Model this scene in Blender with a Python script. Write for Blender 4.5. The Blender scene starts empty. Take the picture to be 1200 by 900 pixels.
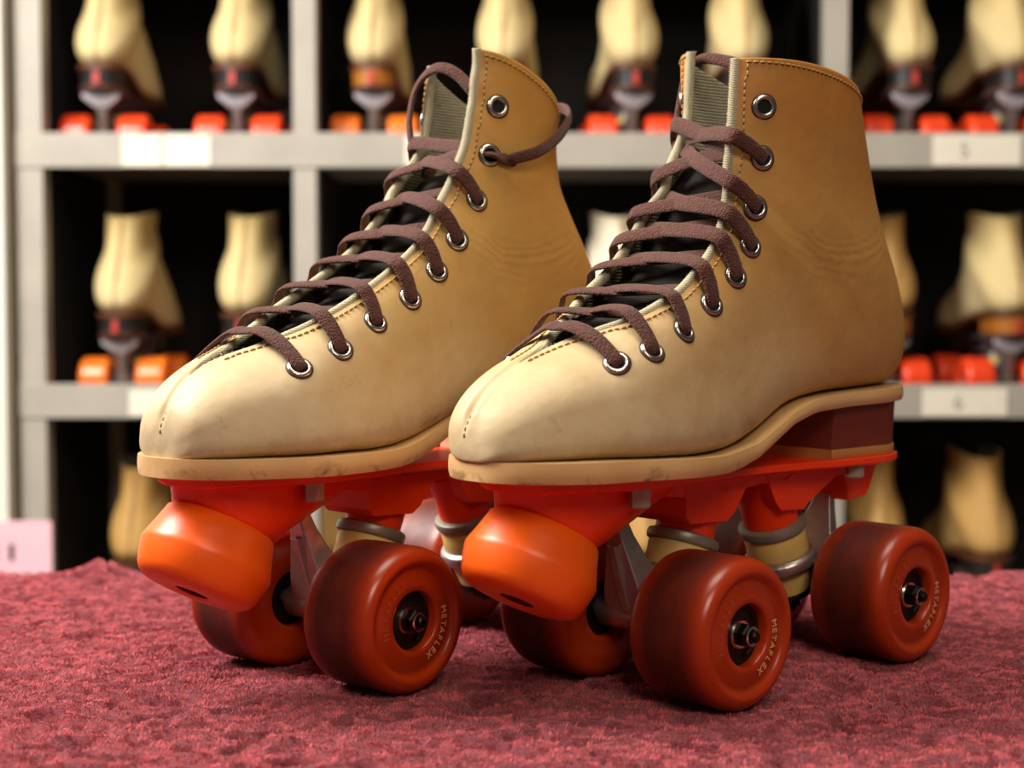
import numpy as np, math
# ---- boot surface -------------------------------------------------------
# each key: top/front point Tx,Tz, bottom/back point Bx,Bz, half width near T and near B,
# superellipse exponents at T and B, half opening of the lacing gap, sideways shift at T and at B
#  Tx,   Tz,   Bx,    Bz,   wT,  wB,  eT,  eB,  g,  yT, yB
KEYS_LEFT = [
 (153.4, 108, 153.4, 101, 3, 4, 1, 1, 0, -1, 2),
 (152.6, 113, 152.8, 99.5, 8.5, 10, 0.95, 0.6, 0, -1, 2),
 (150, 118.5, 150, 99.5, 13, 15.5, 0.94, 0.48, 0, -1, 2),
 (144.5, 124.5, 145, 99.5, 17, 21, 0.93, 0.4, 0, -1, 2),
 (136.2, 130.5, 137, 99.5, 21, 27, 0.93, 0.36, 0, -1, 1),
 (125, 136, 126, 99.5, 26, 33, 0.93, 0.34, 0, -1, 1),
 (110, 142, 111, 99.2, 30, 39, 0.93, 0.34, 3, -1, 0),
 (98.53, 148.31, 96, 98.6, 34, 43, 0.87, 0.33, 11.17, 1.17, 0),
 (86.27, 153.91, 82, 98, 35, 44, 0.83, 0.33, 17.33, 0.33, 0),
 (76.78, 159.86, 68, 97.5, 35, 43, 0.78, 0.33, 21.5, -0.5, 0),
 (62.41, 169.58, 54, 97.5, 35, 40.5, 0.78, 0.33, 25.5, -4.5, 0),
 (48.07, 181.08, 36, 98.5, 35, 36.5, 0.78, 0.33, 25.5, -4.5, 0),
 (39.85, 190.45, 16, 104.5, 35, 34, 0.78, 0.33, 25.5, -4.5, 0),
 (36.71, 197.66, -8, 114, 35, 32, 0.78, 0.36, 24.5, -3.5, 0),
 (36.11, 203.54, -36, 118, 35, 31, 0.78, 0.42, 23.5, -2.5, 0),
 (33.24, 208.04, -62, 119, 35, 31, 0.72, 0.5, 20.5, 0.5, 0),
 (34.31, 215, -86, 119.5, 35, 32, 0.72, 0.6, 20.5, 0.5, 0),
 (34.03, 219.72, -104, 120.5, 36, 33, 0.72, 0.72, 20.5, 0.5, 0),
 (33.52, 223.98, -115, 130, 36, 34, 0.72, 0.85, 20.5, 0.5, 0),
 (33.12, 228.22, -116, 144, 36, 34, 0.72, 0.9, 20.5, 0.5, 0),
 (32.38, 232.25, -111, 161, 36, 33, 0.72, 0.92, 20.5, 0.5, 0),
 (31.47, 236.76, -100.5, 179, 36, 33, 0.72, 0.92, 20.5, 0.5, 0),
 (30.54, 242.21, -89.5, 199, 36, 34, 0.72, 0.92, 20.5, 0.5, 0),
 (29.4, 248.56, -80.5, 221, 37, 35, 0.72, 0.92, 20.5, 0.5, 0),
 (28.62, 254.18, -74, 238, 37, 36, 0.72, 0.92, 20.5, 0.5, 0),
 (28.14, 258.54, -71, 247.5, 37, 36, 0.72, 0.92, 20.5, 0.5, 0),
]
KEYS_RIGHT = [
 (144.29, 108, 144.24, 101, 3, 4, 1, 1, 0, 3.5, 3.2),
 (143.69, 113, 143.8, 98.5, 10, 12, 0.92, 0.58, 0, 3.5, 3.2),
 (141.39, 119, 141.46, 98.5, 15.5, 18, 0.9, 0.46, 0, 3.5, 3.2),
 (136.41, 125, 136.76, 98.5, 19, 24, 0.94, 0.4, 0, 2.5, 3.2),
 (128.67, 131, 128.98, 98.5, 23, 31, 0.94, 0.36, 0, 1.5, 2.2),
 (117.4, 136.5, 118.2, 98.5, 27.5, 37, 0.93, 0.34, 3, 0.5, 1.2),
 (104.2, 141.5, 104.97, 98.3, 33, 42, 0.9, 0.34, 8, 1, 2),
 (93.7, 146.23, 91.63, 98, 34, 44, 0.87, 0.33, 12.67, 1.67, 1),
 (83.28, 151.43, 78.09, 98, 34, 44, 0.83, 0.33, 16.33, 1.33, 0),
 (71.96, 158.29, 65.31, 97.5, 34, 43, 0.78, 0.33, 19.5, 1.5, 0),
 (56.42, 166.85, 48.29, 98, 34, 40, 0.78, 0.33, 20.5, 0.5, 0),
 (39.94, 176.74, 27.03, 102, 34, 36, 0.78, 0.33, 20.5, 0.5, 0),
 (25.58, 186.62, 5.79, 109, 34, 34, 0.78, 0.33, 20, 1, 0),
 (17.63, 195.78, -17.59, 115, 34, 32, 0.78, 0.36, 19.5, 1.5, 0),
 (12.32, 204.71, -43.12, 118, 34, 31, 0.78, 0.42, 18.5, 2.5, 0),
 (7.55, 213.39, -70.78, 119, 34, 31, 0.72, 0.5, 20.5, 0.5, 0),
 (4.06, 220.62, -94.2, 119.5, 34, 32, 0.72, 0.6, 20.5, 0.5, 0),
 (1.49, 226.82, -110.15, 121, 34, 33, 0.72, 0.72, 20.5, 0.5, 0),
 (-0.92, 231.58, -118.6, 131, 34, 34, 0.72, 0.85, 20.5, 0.5, 0),
 (-2.87, 236.35, -118.5, 146, 34, 34, 0.72, 0.9, 20.5, 0.5, 0),
 (-4.96, 241.83, -108.79, 165, 34, 33, 0.72, 0.92, 20.5, 0.5, 0),
 (-6.52, 247.56, -95.89, 183, 33, 32, 0.72, 0.92, 20.5, 0.5, 0),
 (-8.45, 253.16, -84.06, 202, 32, 31, 0.72, 0.92, 20.5, 0.5, 0),
 (-8.91, 259.82, -79.67, 221, 31, 31, 0.72, 0.92, 20.5, 0.5, 0),
 (-10.59, 266.68, -79.58, 234, 31, 31, 0.72, 0.92, 20.5, 0.5, 0),
 (-10.48, 273.3, -81.65, 243, 31, 31, 0.72, 0.92, 20.5, 0.5, 0),
]
def fitx(a, cols):
    a = np.array(a, float)
    for cx, cz in cols: a[:, cx] = 1.0644*a[:, cx] - 5.6 + .0068*(a[:, cz] if cz is not None else 100)
    return a
def catmull(K, t):
    K = np.asarray(K, float); n = len(K)
    t = np.clip(np.asarray(t, float), 0, 1) * (n - 1)
    i = np.minimum(t.astype(int), n - 2); f = (t - i)[..., None]
    P1 = K[i]; P2 = K[i + 1]; P0 = K[np.maximum(i - 1, 0)]; P3 = K[np.minimum(i + 2, n - 1)]
    return 0.5 * (2 * P1 + (P2 - P0) * f + (2 * P0 - 5 * P1 + 4 * P2 - P3) * f**2 + (3 * P1 - P0 - 3 * P2 + P3) * f**3)
COLLAR = {}
class Boot:
    def __init__(s, keys, collar_bump=4.0, far=(.0, .0, .0)):
        s.K = np.array(keys, float); s.bump = collar_bump; s.far = far   # how far the inner flap is folded back / flared at the collar
    def S(s, t, q):
        """surface point; t 0 toe .. 1 collar, q -1 .. 1 across (0 = sole/heel line, +-1 = lacing edge)"""
        t, q = np.broadcast_arrays(np.asarray(t, float), np.asarray(q, float))
        k = catmull(s.K, t)
        Tx, Tz, Bx, Bz, wT, wB, eT, eB, g, yT, yB = [k[..., i] for i in range(11)]
        wT = np.maximum(wT, .5); wB = np.maximum(wB, .5); g = np.maximum(g, 0)
        r = np.clip(g / wT, 0, .98) ** (1 / eT)
        pm = np.pi - np.arcsin(r)
        fo = np.clip((t - .47) / .36, 0, 1); fo = fo * fo * (3 - 2 * fo) * (q < 0)
        ph = np.abs(q) * pm
        c = np.cos(ph); sn = np.abs(np.sin(ph))
        e = np.where(c > 0, eB, eT)
        u = (1 - np.sign(c) * np.abs(c) ** e) / 2
        lat = sn ** e * (wB * (1 - u) + wT * u)
        X = Bx + (Tx - Bx) * u; Z = Bz + (Tz - Bz) * u
        Y = yB + (yT - yB) * u + np.sign(q) * lat
        Y = Y - s.far[1] * fo * u * u; Z = Z + s.far[2] * fo * u; X = X - s.far[0] * fo * u * u
        m = np.clip((t - .9) / .1, 0, 1)
        Z = Z + m * m * s.bump * np.sin(np.pi * np.clip(u, 0, 1)) 
        # seam crease over the toe
        closed = np.clip(1 - g / 2.0, 0, 1)
        d = np.abs(Y - yT)
        top = np.clip((u - .5) * 4, 0, 1)
        dent = closed * top * np.clip((t - .02) / .05, 0, 1) * (1.7 * np.exp(-(d / 1.2) ** 2) - .5 * np.exp(-((d - 3.2) / 1.6) ** 2))
        Z = Z - dent * .7; X = X - dent * .7
        # ankle creases
        return np.stack([X, Y, Z], -1)
    def N(s, t, q, h=2e-3):
        t = np.asarray(t, float); q = np.asarray(q, float)
        a = s.S(np.clip(t + h, 0, 1), q) - s.S(np.clip(t - h, 0, 1), q)
        b = s.S(t, np.clip(q + h, -1, 1)) - s.S(t, np.clip(q - h, -1, 1))
        n = np.cross(a, b); n /= np.linalg.norm(n, axis=-1, keepdims=True) + 1e-12
        c = s.S(np.array(t), np.array(0.)) * .5 + .25 * (s.S(t, 1.) + s.S(t, -1.))
        P = s.S(t, q)
        sg = np.sign(np.sum((P - c) * n, -1, keepdims=True)); sg[sg == 0] = 1
        return n * sg
# plan outline of the sole: x, half width, sideways shift ; edge line z top, z bottom against x
def plan(toe, side, heel):
    m = 2 if side < 0 else -3
    k = [(toe+2.6,0,m),(toe+2.2,6,m),(toe+.8,11.5,m),(toe-2,17.5,m),(toe-7,24,m),(toe-15,30.5,m),(toe-28,38,m/2),(toe-44,43.5,-2),(toe-60,45.3,-1),(toe-78,44.6,0),(toe-98,40.5,0),
         (toe-118,35.5,1),(toe-138,32,2),(toe-160,30.3,2),(toe-185,30.3,1),(toe-210,30.8,0),(heel+35,31,0),(heel+20,28.5,0),(heel+9.5,24,0),(heel+3.5,17,0),(heel+.6,9,0),(heel,0,0)]
    k = np.array(k, float); k[:,2] *= (1 if side < 0 else -1)
    return k
SOLE_L = np.array([(160,100,92.5),(120,100,92),(90,99.2,91.6),(66,98.2,91),(50,98,90.8),(38,99,92),(24,101,95),(10,106.5,101),(-4,112.5,107.3),(-20,116.8,111.3),(-45,118.5,112.6),(-80,119.5,113.2),(-125,121,114)])
SOLE_R = np.array([(150,99.5,91.8),(120,99,91.4),(90,98.6,91),(66,98.2,91),(52,98.8,91.5),(40,101,93.5),(26,105,97.5),(12,110,103),(-4,115,108),(-20,118,110.5),(-45,118.8,111),(-80,119.6,111.5),(-125,121,112)])
SOLE_R = fitx(SOLE_R, ((0, None),))
CAMP = dict(f=1753.5, pitch=0.049265, h=155.2)
POSE = {'A': (95.195, 652.794, 3.892172), 'B': (-41.67, 678.13, 3.996804)}
import bpy, bmesh, random
from mathutils import Vector, Matrix
MM = 0.001
rnd = random.Random(7)
C = bpy.context.scene.collection

# ---- helpers --------------------------------------------------------------
def link(o, parent=None):
    C.objects.link(o)
    if parent is not None: o.parent = parent
    return o
def tag(o, label=None, cat=None, group=None, kind=None):
    if label: o['label'] = label
    if cat: o['category'] = cat
    if group: o['group'] = group
    if kind: o['kind'] = kind
    return o
def empty(name, loc=(0,0,0), rz=0):
    o = bpy.data.objects.new(name, None); o.empty_display_size = .02
    o.location = [c*MM for c in loc]; o.rotation_euler = (0,0,rz)
    return link(o)
class MB:
    def __init__(s): s.v = []; s.f = []; s.m = []
    def add(s, verts, faces, mi=0):
        b = len(s.v); s.v += [tuple(map(float, p)) for p in verts]
        s.f += [tuple(i+b for i in f) for f in faces]; s.m += [mi]*len(faces)
        return s
    def grid(s, G, closeu=False, closev=False, mi=0, flip=False):
        G = np.asarray(G, float); n, m = G.shape[:2]
        F = []
        for i in range(n if closeu else n-1):
            for j in range(m if closev else m-1):
                a, b, c, d = i*m+j, i*m+(j+1) % m, ((i+1) % n)*m+(j+1) % m, ((i+1) % n)*m+j
                F.append((a,d,c,b) if flip else (a,b,c,d))
        return s.add(G.reshape(-1,3), F, mi)
    def loft(s, rings, mi=0, caps=True):
        """rings: list of closed loops with the same count"""
        rings = [list(map(tuple, r)) for r in rings]; n = len(rings); m = len(rings[0])
        V = [p for r in rings for p in r]; F = []
        for i in range(n-1):
            for j in range(m): F.append((i*m+j, i*m+(j+1) % m, (i+1)*m+(j+1) % m, (i+1)*m+j))
        if caps: F.append(tuple(range(m))[::-1]); F.append(tuple((n-1)*m+j for j in range(m)))
        return s.add(V, F, mi)
    def revolve(s, prof, org=(0,0,0), axis=(0,0,1), seg=40, mi=0, caps=True):
        """prof: (radius, distance along axis)"""
        a = np.array(axis, float); a /= np.linalg.norm(a)
        t = np.array([1,0,0.]) if abs(a[0]) < .8 else np.array([0,1.,0])
        u = np.cross(a, t); u /= np.linalg.norm(u); w = np.cross(a, u); o = np.array(org, float)
        rings = [[o + a*h + (u*math.cos(2*math.pi*k/seg) + w*math.sin(2*math.pi*k/seg))*r for k in range(seg)] for r, h in prof]
        return s.loft(rings, mi, caps)
    def prism(s, poly, y0, y1, mi=0):
        """side profile (x,z) between two y values"""
        return s.loft([[(x, y0, z) for x, z in poly], [(x, y1, z) for x, z in poly]], mi)
    def box(s, x0, x1, y0, y1, z0, z1, mi=0):
        return s.loft([[(x0,y0,z0),(x1,y0,z0),(x1,y1,z0),(x0,y1,z0)], [(x0,y0,z1),(x1,y0,z1),(x1,y1,z1),(x0,y1,z1)]], mi)
    def tube(s, path, rad, seg=10, mi=0):
        P = [np.array(p, float) for p in path]; rings = []
        up = np.array([0,0,1.])
        for i, p in enumerate(P):
            d = P[min(i+1, len(P)-1)] - P[max(i-1, 0)]; d /= np.linalg.norm(d) + 1e-9
            if abs(d @ up) > .95: up = np.array([1.,0,0])
            a = np.cross(d, up); a /= np.linalg.norm(a); b = np.cross(a, d); up = b
            r = rad[i] if hasattr(rad, '__len__') else rad
            rings.append([p + (a*math.cos(2*math.pi*k/seg) + b*math.sin(2*math.pi*k/seg))*r for k in range(seg)])
        return s.loft(rings, mi)
    def build(s, name, mats, parent=None, bevel=0, seg=2, angle=35, loc=None, smooth=True, merge=0, fixn=True):
        me = bpy.data.meshes.new(name)
        me.from_pydata([(x*MM, y*MM, z*MM) for x, y, z in s.v], [], s.f)
        if not isinstance(mats, (list, tuple)): mats = [mats]
        for m in mats: me.materials.append(m)
        me.polygons.foreach_set('material_index', s.m)
        if merge or fixn:
            bm = bmesh.new(); bm.from_mesh(me)
            if merge: bmesh.ops.remove_doubles(bm, verts=bm.verts, dist=merge*MM)
            if fixn: bmesh.ops.recalc_face_normals(bm, faces=bm.faces)
            bm.to_mesh(me); bm.free()
        if smooth:
            me.polygons.foreach_set('use_smooth', [True]*len(me.polygons))
            if angle: me.set_sharp_from_angle(angle=math.radians(angle))
        me.update()
        o = bpy.data.objects.new(name, me)
        if loc: o.location = [c*MM for c in loc]
        if bevel:
            b = o.modifiers.new('bevel', 'BEVEL'); b.width = bevel*MM; b.segments = seg; b.limit_method = 'ANGLE'; b.angle_limit = math.radians(35)
            b.harden_normals = True
        return link(o, parent)
def copy_tree(o, parent=None):
    c = o.copy(); C.objects.link(c); c.parent = parent
    for ch in list(o.children): copy_tree(ch, c)
    return c

# ---- materials ------------------------------------------------------------
class NT:
    def __init__(s, name):
        s.m = bpy.data.materials.new(name); s.m.use_nodes = True; s.t = s.m.node_tree; s.t.nodes.clear()
        s.out = s.n('ShaderNodeOutputMaterial'); s.p = s.n('ShaderNodeBsdfPrincipled'); s.l(s.p.outputs[0], s.out.inputs[0])
    def n(s, k, **kw):
        o = s.t.nodes.new(k)
        for a, b in kw.items(): setattr(o, a, b)
        return o
    def l(s, a, b): s.t.links.new(a, b)
    def set(s, **kw):
        for k, v in kw.items():
            i = s.p.inputs[k.replace('_', ' ')]
            if hasattr(v, 'is_linked') or hasattr(v, 'links'): s.l(v, i)
            else: i.default_value = v
        return s
    def coord(s, kind='Object'):
        if not hasattr(s, 'tc'): s.tc = s.n('ShaderNodeTexCoord')
        return s.tc.outputs[kind]
    def mapping(s, scale=(1,1,1), rot=(0,0,0), loc=(0,0,0)):
        m = s.n('ShaderNodeMapping'); s.l(s.coord(), m.inputs[0]); m.inputs['Scale'].default_value = scale; m.inputs['Rotation'].default_value = rot; m.inputs['Location'].default_value = loc
        return m.outputs[0]
    def noise(s, scale, detail=4, rough=.55, vec=None, dist=0):
        n = s.n('ShaderNodeTexNoise'); s.l(vec if vec is not None else s.coord(), n.inputs['Vector'])
        n.inputs['Scale'].default_value = scale; n.inputs['Detail'].default_value = detail; n.inputs['Roughness'].default_value = rough; n.inputs['Distortion'].default_value = dist
        return n.outputs['Fac']
    def ramp(s, fac, stops, interp='LINEAR'):
        r = s.n('ShaderNodeValToRGB'); s.l(fac, r.inputs[0]); e = r.color_ramp.elements; r.color_ramp.interpolation = interp
        while len(e) > 1: e.remove(e[-1])
        for i, (p, c) in enumerate(stops):
            x = e[0] if i == 0 else e.new(p)
            x.position = p; x.color = (*c, 1) if len(c) == 3 else c
        return r.outputs[0]
    def mix(s, fac, a, b, mode='MIX'):
        m = s.n('ShaderNodeMix', data_type='RGBA', blend_type=mode)
        for v, i in ((fac, 0), (a, 6), (b, 7)):
            if hasattr(v, 'links'): s.l(v, m.inputs[i])
            else: m.inputs[i].default_value = v if i == 0 else (*v, 1)
        return m.outputs[2]
    def math(s, op, a, b=0.0, c=None):
        m = s.n('ShaderNodeMath', operation=op)
        for i, v in enumerate((a, b) if c is None else (a, b, c)):
            if hasattr(v, 'links'): s.l(v, m.inputs[i])
            else: m.inputs[i].default_value = v
        return m.outputs[0]
    def sep(s, v=None):
        x = s.n('ShaderNodeSeparateXYZ'); s.l(v if v is not None else s.coord(), x.inputs[0]); return x.outputs
    def bump(s, h, strength=.3, dist=.001, prev=None):
        b = s.n('ShaderNodeBump'); s.l(h, b.inputs['Height']); b.inputs['Strength'].default_value = strength; b.inputs['Distance'].default_value = dist
        if prev is not None: s.l(prev, b.inputs['Normal'])
        s.l(b.outputs[0], s.p.inputs['Normal']); return b.outputs[0]
def rgb(r, g, b):
    f = lambda c: (c/255/12.92) if c <= 10 else ((c/255+.055)/1.055)**2.4
    return (f(r), f(g), f(b))
def plain(name, col, rough=.5, metal=0, bump=0, scale=400, coat=0, var=.12, sss=0):
    t = NT(name); nf = t.noise(scale*.25, 4)
    c2 = tuple(max(0, c*(1-var*2)) for c in col)
    t.set(Base_Color=t.mix(nf, c2, tuple(min(1, c*(1+var)) for c in col)), Roughness=rough, Metallic=metal, Coat_Weight=coat)
    if sss:
        t.set(Subsurface_Weight=sss); t.p.inputs['Subsurface Radius'].default_value = (.004, .0015, .0008); t.p.inputs['Subsurface Scale'].default_value = 1.0
    if bump: t.bump(t.noise(scale, 3), bump, .0006)
    return t.m

def leather(name, toe_c, mid_c, top_c, rough=.5):
    t = NT(name); xyz = t.sep()
    big = t.noise(14, 5, .6); med = t.noise(45, 6, .65); fine = t.noise(700, 3, .6)
    # toe is scuffed pale, the shaft is tanned darker: position along the boot disturbed by noise
    g = t.math('ADD', t.math('MULTIPLY', xyz[2], 5.2), t.math('MULTIPLY', xyz[0], -2.0))
    g = t.math('ADD', g, t.math('MULTIPLY', t.math('SUBTRACT', big, .5), .75))
    base = t.ramp(g, [(.12, toe_c), (.62, mid_c), (.92, mid_c), (1.0, top_c)]) if False else None
    mr = t.n('ShaderNodeMapRange'); t.l(g, mr.inputs[0]); mr.inputs[1].default_value = .35; mr.inputs[2].default_value = 1.5
    base = t.ramp(mr.outputs[0], [(0.0, toe_c), (.45, mid_c), (1.0, top_c)])
    c = t.mix(t.ramp(med, [(.35, (0,0,0)), (.75, (1,1,1))]), base, tuple(x*.72 for x in mid_c))
    m = t.n('ShaderNodeMix', data_type='RGBA'); m.inputs[0].default_value = .45; t.l(base, m.inputs[6]); t.l(c, m.inputs[7]); c = m.outputs[2]
    spots = t.ramp(t.noise(60, 7, .7, dist=.4), [(.62, (0,0,0)), (.74, (1,1,1))])
    m2 = t.n('ShaderNodeMix', data_type='RGBA'); t.l(t.math('MULTIPLY', spots, .42), m2.inputs[0]); t.l(c, m2.inputs[6]); m2.inputs[7].default_value = (.16, .085, .035, 1); c = m2.outputs[2]
    # grime rubbed into the leather just over the welt
    gz = t.n('ShaderNodeMapRange'); t.l(t.math('ADD', xyz[2], t.math('MULTIPLY', t.math('SUBTRACT', t.noise(30, 4), .5), .03)), gz.inputs[0]); gz.inputs[1].default_value = .122; gz.inputs[2].default_value = .098
    m3 = t.n('ShaderNodeMix', data_type='RGBA'); t.l(t.math('MULTIPLY', gz.outputs[0], t.math('MULTIPLY', t.ramp(t.noise(55, 6, .7), [(.35, (0,0,0)), (.7, (1,1,1))]), .5)), m3.inputs[0]); t.l(c, m3.inputs[6]); m3.inputs[7].default_value = (.22, .13, .06, 1); c = m3.outputs[2]
    t.set(Base_Color=c, Roughness=t.math('ADD', t.math('MULTIPLY', med, .22), rough-.1), Specular_IOR_Level=.28)
    b1 = t.bump(t.noise(18, 4, .55), .55, .004)
    # creases round the ankle
    v = t.n('ShaderNodeVectorMath', operation='DISTANCE'); t.l(t.coord(), v.inputs[0]); v.inputs[1].default_value = (-.035, .03, .235)
    w = t.math('SINE', t.math('ADD', t.math('MULTIPLY', v.outputs['Value'], 1500), t.math('MULTIPLY', t.noise(32, 4), 24)))
    mk = t.n('ShaderNodeMapRange'); t.l(t.math('ABSOLUTE', t.math('SUBTRACT', v.outputs['Value'], .058)), mk.inputs[0]); mk.inputs[1].default_value = .0; mk.inputs[2].default_value = .014; mk.inputs[3].default_value = 1; mk.inputs[4].default_value = 0
    mk2 = t.n('ShaderNodeMapRange'); t.l(xyz[2], mk2.inputs[0]); mk2.inputs[1].default_value = .20; mk2.inputs[2].default_value = .18
    cr = t.math('MULTIPLY', t.math('MULTIPLY', w, mk.outputs[0]), mk2.outputs[0])
    b2 = t.bump(cr, .11, .0006, b1)
    t.bump(fine, .18, .0003, b2)
    return t.m

def wheel_mat(name, col, dirt_shade=1.0):
    t = NT(name); xyz = t.sep()
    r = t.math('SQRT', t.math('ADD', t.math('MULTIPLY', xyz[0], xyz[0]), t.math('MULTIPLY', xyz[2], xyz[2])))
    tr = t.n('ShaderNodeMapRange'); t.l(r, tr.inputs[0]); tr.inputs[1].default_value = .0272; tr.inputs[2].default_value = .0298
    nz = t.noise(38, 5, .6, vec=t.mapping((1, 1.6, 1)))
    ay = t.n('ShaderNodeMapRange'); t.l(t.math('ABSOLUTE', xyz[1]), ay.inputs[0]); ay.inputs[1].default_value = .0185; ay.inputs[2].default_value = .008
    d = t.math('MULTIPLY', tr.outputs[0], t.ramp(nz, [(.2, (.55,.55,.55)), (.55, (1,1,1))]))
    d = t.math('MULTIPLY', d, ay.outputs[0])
    d = t.math('MULTIPLY', d, .94*dirt_shade)  # dark tread band: rolled-in dirt plus shade painted into the colour
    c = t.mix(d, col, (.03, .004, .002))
    gr = t.noise(120, 5)
    c2 = t.n('ShaderNodeMix', data_type='RGBA'); t.l(t.math('MULTIPLY', gr, .25), c2.inputs[0]); t.l(c, c2.inputs[6]); c2.inputs[7].default_value = (*[x*.55 for x in col], 1)
    t.set(Base_Color=c2.outputs[2], Roughness=t.math('ADD', t.math('MULTIPLY', d, .3), .26), Subsurface_Weight=.35, Specular_IOR_Level=.5)
    t.p.inputs['Subsurface Radius'].default_value = (.006, .0015, .0005); t.p.inputs['Subsurface Scale'].default_value = 1.0
    t.bump(t.noise(500, 3), .08, .0004)
    return t.m

def fabric(name, c1, c2, scale=700, rough=.95, bump=.8):
    t = NT(name)
    w = t.n('ShaderNodeTexWave'); t.l(t.coord(), w.inputs[0]); w.inputs['Scale'].default_value = scale*.35; w.inputs['Distortion'].default_value = 1.2; w.bands_direction = 'Z'
    n = t.noise(scale, 3)
    f = t.math('MULTIPLY', t.math('ADD', w.outputs['Fac'], n), .5)
    t.set(Base_Color=t.mix(f, c1, c2), Roughness=rough, Specular_IOR_Level=.2)
    t.bump(f, bump, .0008)
    return t.m

M = {}
M['leather_l'] = leather('tan leather', rgb(200,180,142), rgb(194,150,84), rgb(184,118,46))
M['leather_r'] = leather('tan leather worn', rgb(202,182,146), rgb(196,156,90), rgb(192,138,62))
M['lining'] = fabric('grey ribbed lining', rgb(66,60,48), rgb(186,178,150), 640)
M['raw_edge'] = fabric('fuzzy cream edge', rgb(150,140,108), rgb(216,206,176), 1600)
M['tongue'] = fabric('shade-darkened tongue felt', rgb(16,12,11), rgb(46,38,32), 1200)  # shadow below the laces is painted into this near-black colour
M['thread'] = plain('tan thread', rgb(184,142,84), .8)
M['seam'] = plain('brown thread', rgb(120,92,64), .8)
# laces: woven
t = NT('brown woven lace')
vn = t.n('ShaderNodeTexVoronoi'); t.l(t.coord(), vn.inputs['Vector']); vn.inputs['Scale'].default_value = 1150
t.set(Base_Color=t.mix(t.noise(500, 4), rgb(44,24,20), rgb(106,62,50)), Roughness=.9, Sheen_Weight=.15, Specular_IOR_Level=.2)
t.p.inputs['Sheen Roughness'].default_value = .5
t.bump(vn.outputs['Distance'], .8, .0007); M['lace'] = t.m
# sole edge with dirt
t = NT('waxed leather sole edge')
sp = t.ramp(t.noise(75, 8, .72, dist=.6), [(.53, (0,0,0)), (.64, (1,1,1))])
lo = t.n('ShaderNodeMapRange'); t.l(t.sep()[2], lo.inputs[0]); lo.inputs[1].default_value = .098; lo.inputs[2].default_value = .092
base = t.mix(t.noise(40, 4), rgb(196,150,94), rgb(218,180,126))
c = t.n('ShaderNodeMix', data_type='RGBA'); t.l(t.math('MULTIPLY', t.math('MULTIPLY', sp, lo.outputs[0]), .85), c.inputs[0]); t.l(base, c.inputs[6]); c.inputs[7].default_value = (.05,.022,.01,1)
t.set(Base_Color=c.outputs[2], Roughness=.42); t.bump(t.noise(250, 4), .2, .0004); M['sole'] = t.m
# heel block
def grain(name, a, b, rough=.45):
    t = NT(name); n = t.noise(60, 6, .65, vec=t.mapping((.25, .25, 3)))
    t.set(Base_Color=t.mix(n, a, b), Roughness=rough); t.bump(n, .15, .0004); return t.m
M['heel_dark'] = grain('oxblood stacked heel', rgb(74,26,12), rgb(142,60,32))
M['heel_light'] = grain('pale stacked heel', rgb(200,160,118), rgb(236,206,168))
M['heel_lift'] = grain('tan heel lift', rgb(176,118,58), rgb(206,150,84))
M['plate'] = plain('red plastic', (.96, .046, .002), .38, bump=.06, scale=250, var=.04, sss=.1)
M['stop'] = plain('orange rubber', (1.0, .125, .002), .4, bump=.12, scale=220, var=.06, sss=.2)
M['stop_dark'] = plain('dark screw recess', (.16, .015, .004), .7)
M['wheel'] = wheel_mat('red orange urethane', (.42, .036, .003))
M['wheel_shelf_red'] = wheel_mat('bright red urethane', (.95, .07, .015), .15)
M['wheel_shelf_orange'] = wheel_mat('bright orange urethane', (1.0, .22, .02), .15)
M['print'] = plain('pale ink', rgb(226,170,126), .6)
M['print_faint'] = plain('worn ink', rgb(186,72,36), .6)
M['alu'] = plain('cast aluminium', rgb(196,186,180), .34, .85, bump=.35, scale=300, var=.15)
M['washer'] = plain('grey steel washer', rgb(150,144,128), .4, .45, bump=.1, var=.15)
M['nut'] = plain('zinc nut', rgb(176,168,148), .4, .35, var=.05)
M['nickel'] = plain('nickel', rgb(225,215,205), .2, 1, var=.05)
M['black_steel'] = plain('oily dark steel', rgb(38,32,28), .35, .8, var=.2)
M['bearing'] = plain('bearing shield', rgb(46,38,32), .4, .6, var=.3)
M['cushion'] = plain('cream rubber', rgb(226,194,112), .5, bump=.1, var=.08, sss=.1)
M['eyelet'] = plain('worn nickel', rgb(205,196,188), .27, 1, bump=.2, scale=900, var=.2)
M['patina'] = plain('dark patina', rgb(60,38,24), .6)
M['hole'] = plain('eyelet hole', rgb(14,9,7), .9)
M['rack'] = plain('grey painted steel', rgb(172,166,154), .5, bump=.1, scale=60, var=.12)
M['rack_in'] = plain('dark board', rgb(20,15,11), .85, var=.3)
M['card'] = plain('cream card', rgb(232,226,208), .7, var=.04)
M['pink'] = plain('pink paper', rgb(246,196,208), .7, var=.04)
M['ink'] = plain('black ink', rgb(18,14,18), .7)
M['pencil'] = plain('grey ink', rgb(150,140,130), .7)
M['leather_shelf'] = leather('cream shelf boot leather', rgb(226,208,160), rgb(222,202,150), rgb(204,176,112), .6)
M['leather_shelf_white'] = leather('whitish shelf boot leather', rgb(246,240,220), rgb(244,234,210), rgb(236,222,190), .6)
M['leather_shelf_tan'] = leather('tan shelf boot leather', rgb(206,172,112), rgb(196,156,92), rgb(176,130,66), .6)
M['shelf_metal'] = plain('dull plate metal', rgb(105,96,96), .4, .3)
M['shelf_bright'] = plain('bright truck metal', rgb(205,200,208), .35, .25)
M['shelf_sole'] = plain('brown sole', rgb(96,52,28), .5)
M['shelf_heel_black'] = plain('black heel block', rgb(34,31,30), .45)
M['shelf_heel_amber'] = plain('amber heel block', rgb(170,104,34), .4)
M['red_tape'] = plain('red strip', rgb(190,60,50), .5)

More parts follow.
